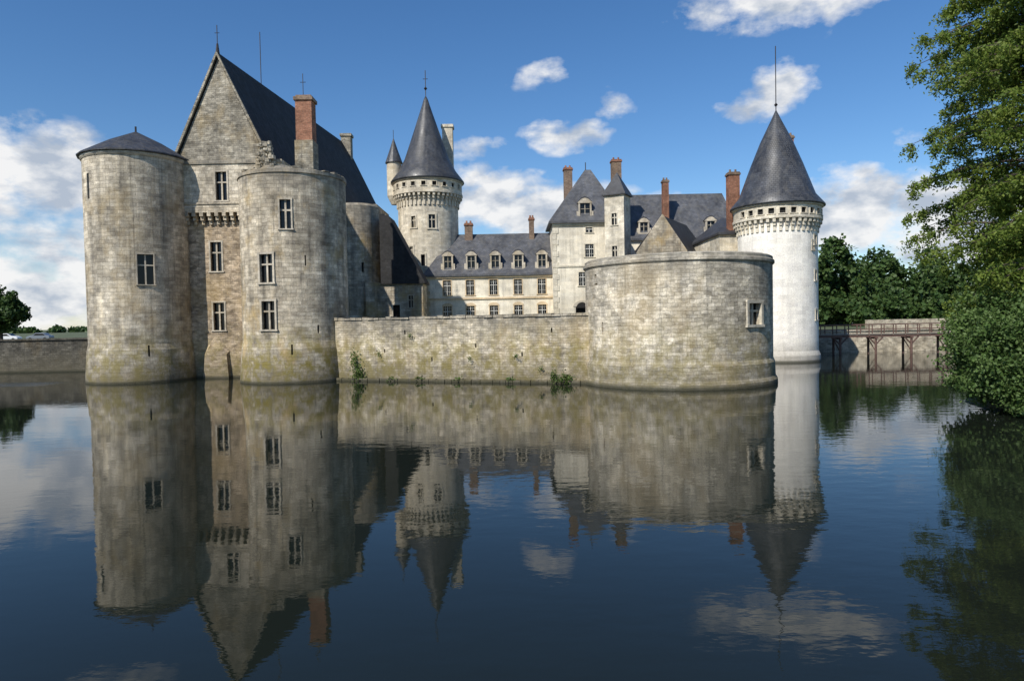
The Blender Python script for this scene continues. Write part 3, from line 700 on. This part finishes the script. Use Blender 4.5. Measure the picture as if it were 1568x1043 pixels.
az=math_(nt,'ARCTAN2',sp.outputs[0],sp.outputs[1]); el=math_(nt,'ARCSINE',sp.outputs[2])
cb=N(nt,'ShaderNodeCombineXYZ'); L(nt,az,cb.inputs[0]); L(nt,el,cb.inputs[1]); P0=cb.outputs[0]
_,wc=noise(nt,mapping(nt,P0,(1,1.4,1)),7,4,.6)
wsub=N(nt,'ShaderNodeVectorMath',operation='SUBTRACT'); L(nt,wc,wsub.inputs[0]); wsub.inputs[1].default_value=(.5,.5,.5)
wsc=N(nt,'ShaderNodeVectorMath',operation='MULTIPLY'); L(nt,wsub.outputs[0],wsc.inputs[0]); wsc.inputs[1].default_value=(.10,.045,0)
wad=N(nt,'ShaderNodeVectorMath',operation='ADD'); L(nt,P0,wad.inputs[0]); L(nt,wsc.outputs[0],wad.inputs[1]); PW=wad.outputs[0]
clouds=[(-.64,.185,.15,.062,1.4),(-.57,.115,.10,.035,.8),(-.63,.05,.17,.06,1.3),(-.50,.05,.10,.05,.8),(-.3,.05,.2,.05,.6),
 (.087,.262,.065,.024,1.2),(.15,.30,.035,.022,.6),(.335,.275,.055,.020,.95),(.375,.30,.048,.034,1.2),(.36,.405,.12,.035,.9),(.45,.385,.08,.03,.7),
 (-.03,.175,.11,.045,1.35),(.06,.155,.13,.045,1.4),(-.047,.24,.05,.02,.7),(.05,.34,.06,.02,.5),
 (.47,.13,.11,.055,1.5),(.58,.11,.13,.055,1.4),(.52,.21,.04,.02,.35),(-.57,.43,.12,.03,.5),(.2,.13,.16,.045,1.1),(.70,.2,.12,.03,.5)]
mask=None
for (a0,e0,ra,re,st) in clouds:
    s1=N(nt,'ShaderNodeVectorMath',operation='SUBTRACT'); L(nt,PW,s1.inputs[0]); s1.inputs[1].default_value=(a0,e0,0)
    s2=N(nt,'ShaderNodeVectorMath',operation='DIVIDE'); L(nt,s1.outputs[0],s2.inputs[0]); s2.inputs[1].default_value=(ra,re,1)
    s3=N(nt,'ShaderNodeVectorMath',operation='LENGTH'); L(nt,s2.outputs[0],s3.inputs[0])
    v=math_(nt,'MULTIPLY',math_(nt,'SUBTRACT',1.3,s3.outputs['Value'],clamp=False),st)
    v=math_(nt,'MAXIMUM',v,0.0)
    mask=v if mask is None else math_(nt,'MAXIMUM',mask,v)
n1,_=noise(nt,mapping(nt,P0,(1,1.6,1)),15,10,.58)
n2,_=noise(nt,mapping(nt,P0,(1,1.8,1),(0.004,.012,0)),13,6,.55)
dens=math_(nt,'ADD',mask,math_(nt,'MULTIPLY',math_(nt,'SUBTRACT',n1,.53),3.4))
dens=math_(nt,'MULTIPLY',dens,math_(nt,'MULTIPLY',mask,2.5,clamp=True))
fac=maprange(nt,dens,.10,.95,0,.97); 
cc=mixc(nt,maprange(nt,n2,.38,.56,0,1),(.50,.57,.68),(1.0,1.0,1.0))
bg2=N(nt,'ShaderNodeBackground'); L(nt,cc,bg2.inputs[0]); bg2.inputs[1].default_value=.92
mx=N(nt,'ShaderNodeMixShader'); L(nt,fac,mx.inputs[0]); L(nt,bg.outputs[0],mx.inputs[1]); L(nt,bg2.outputs[0],mx.inputs[2])
out=N(nt,'ShaderNodeOutputWorld'); L(nt,mx.outputs[0],out.inputs[0])

# ================================================================== camera
cam=bpy.data.cameras.new('camera'); cam.sensor_width=36; cam.lens=24; cam.clip_end=6000; cam.clip_start=.1
co=bpy.data.objects.new('camera',cam); COL.objects.link(co)
co.matrix_world=Matrix.Translation((0,0,5))@Matrix.Rotation(R(90-1.66),4,'X')@Matrix.Rotation(R(-1.1),4,'Z')
scene.camera=co
scene.view_settings.view_transform='Standard'; scene.view_settings.look='None'; scene.view_settings.exposure=0
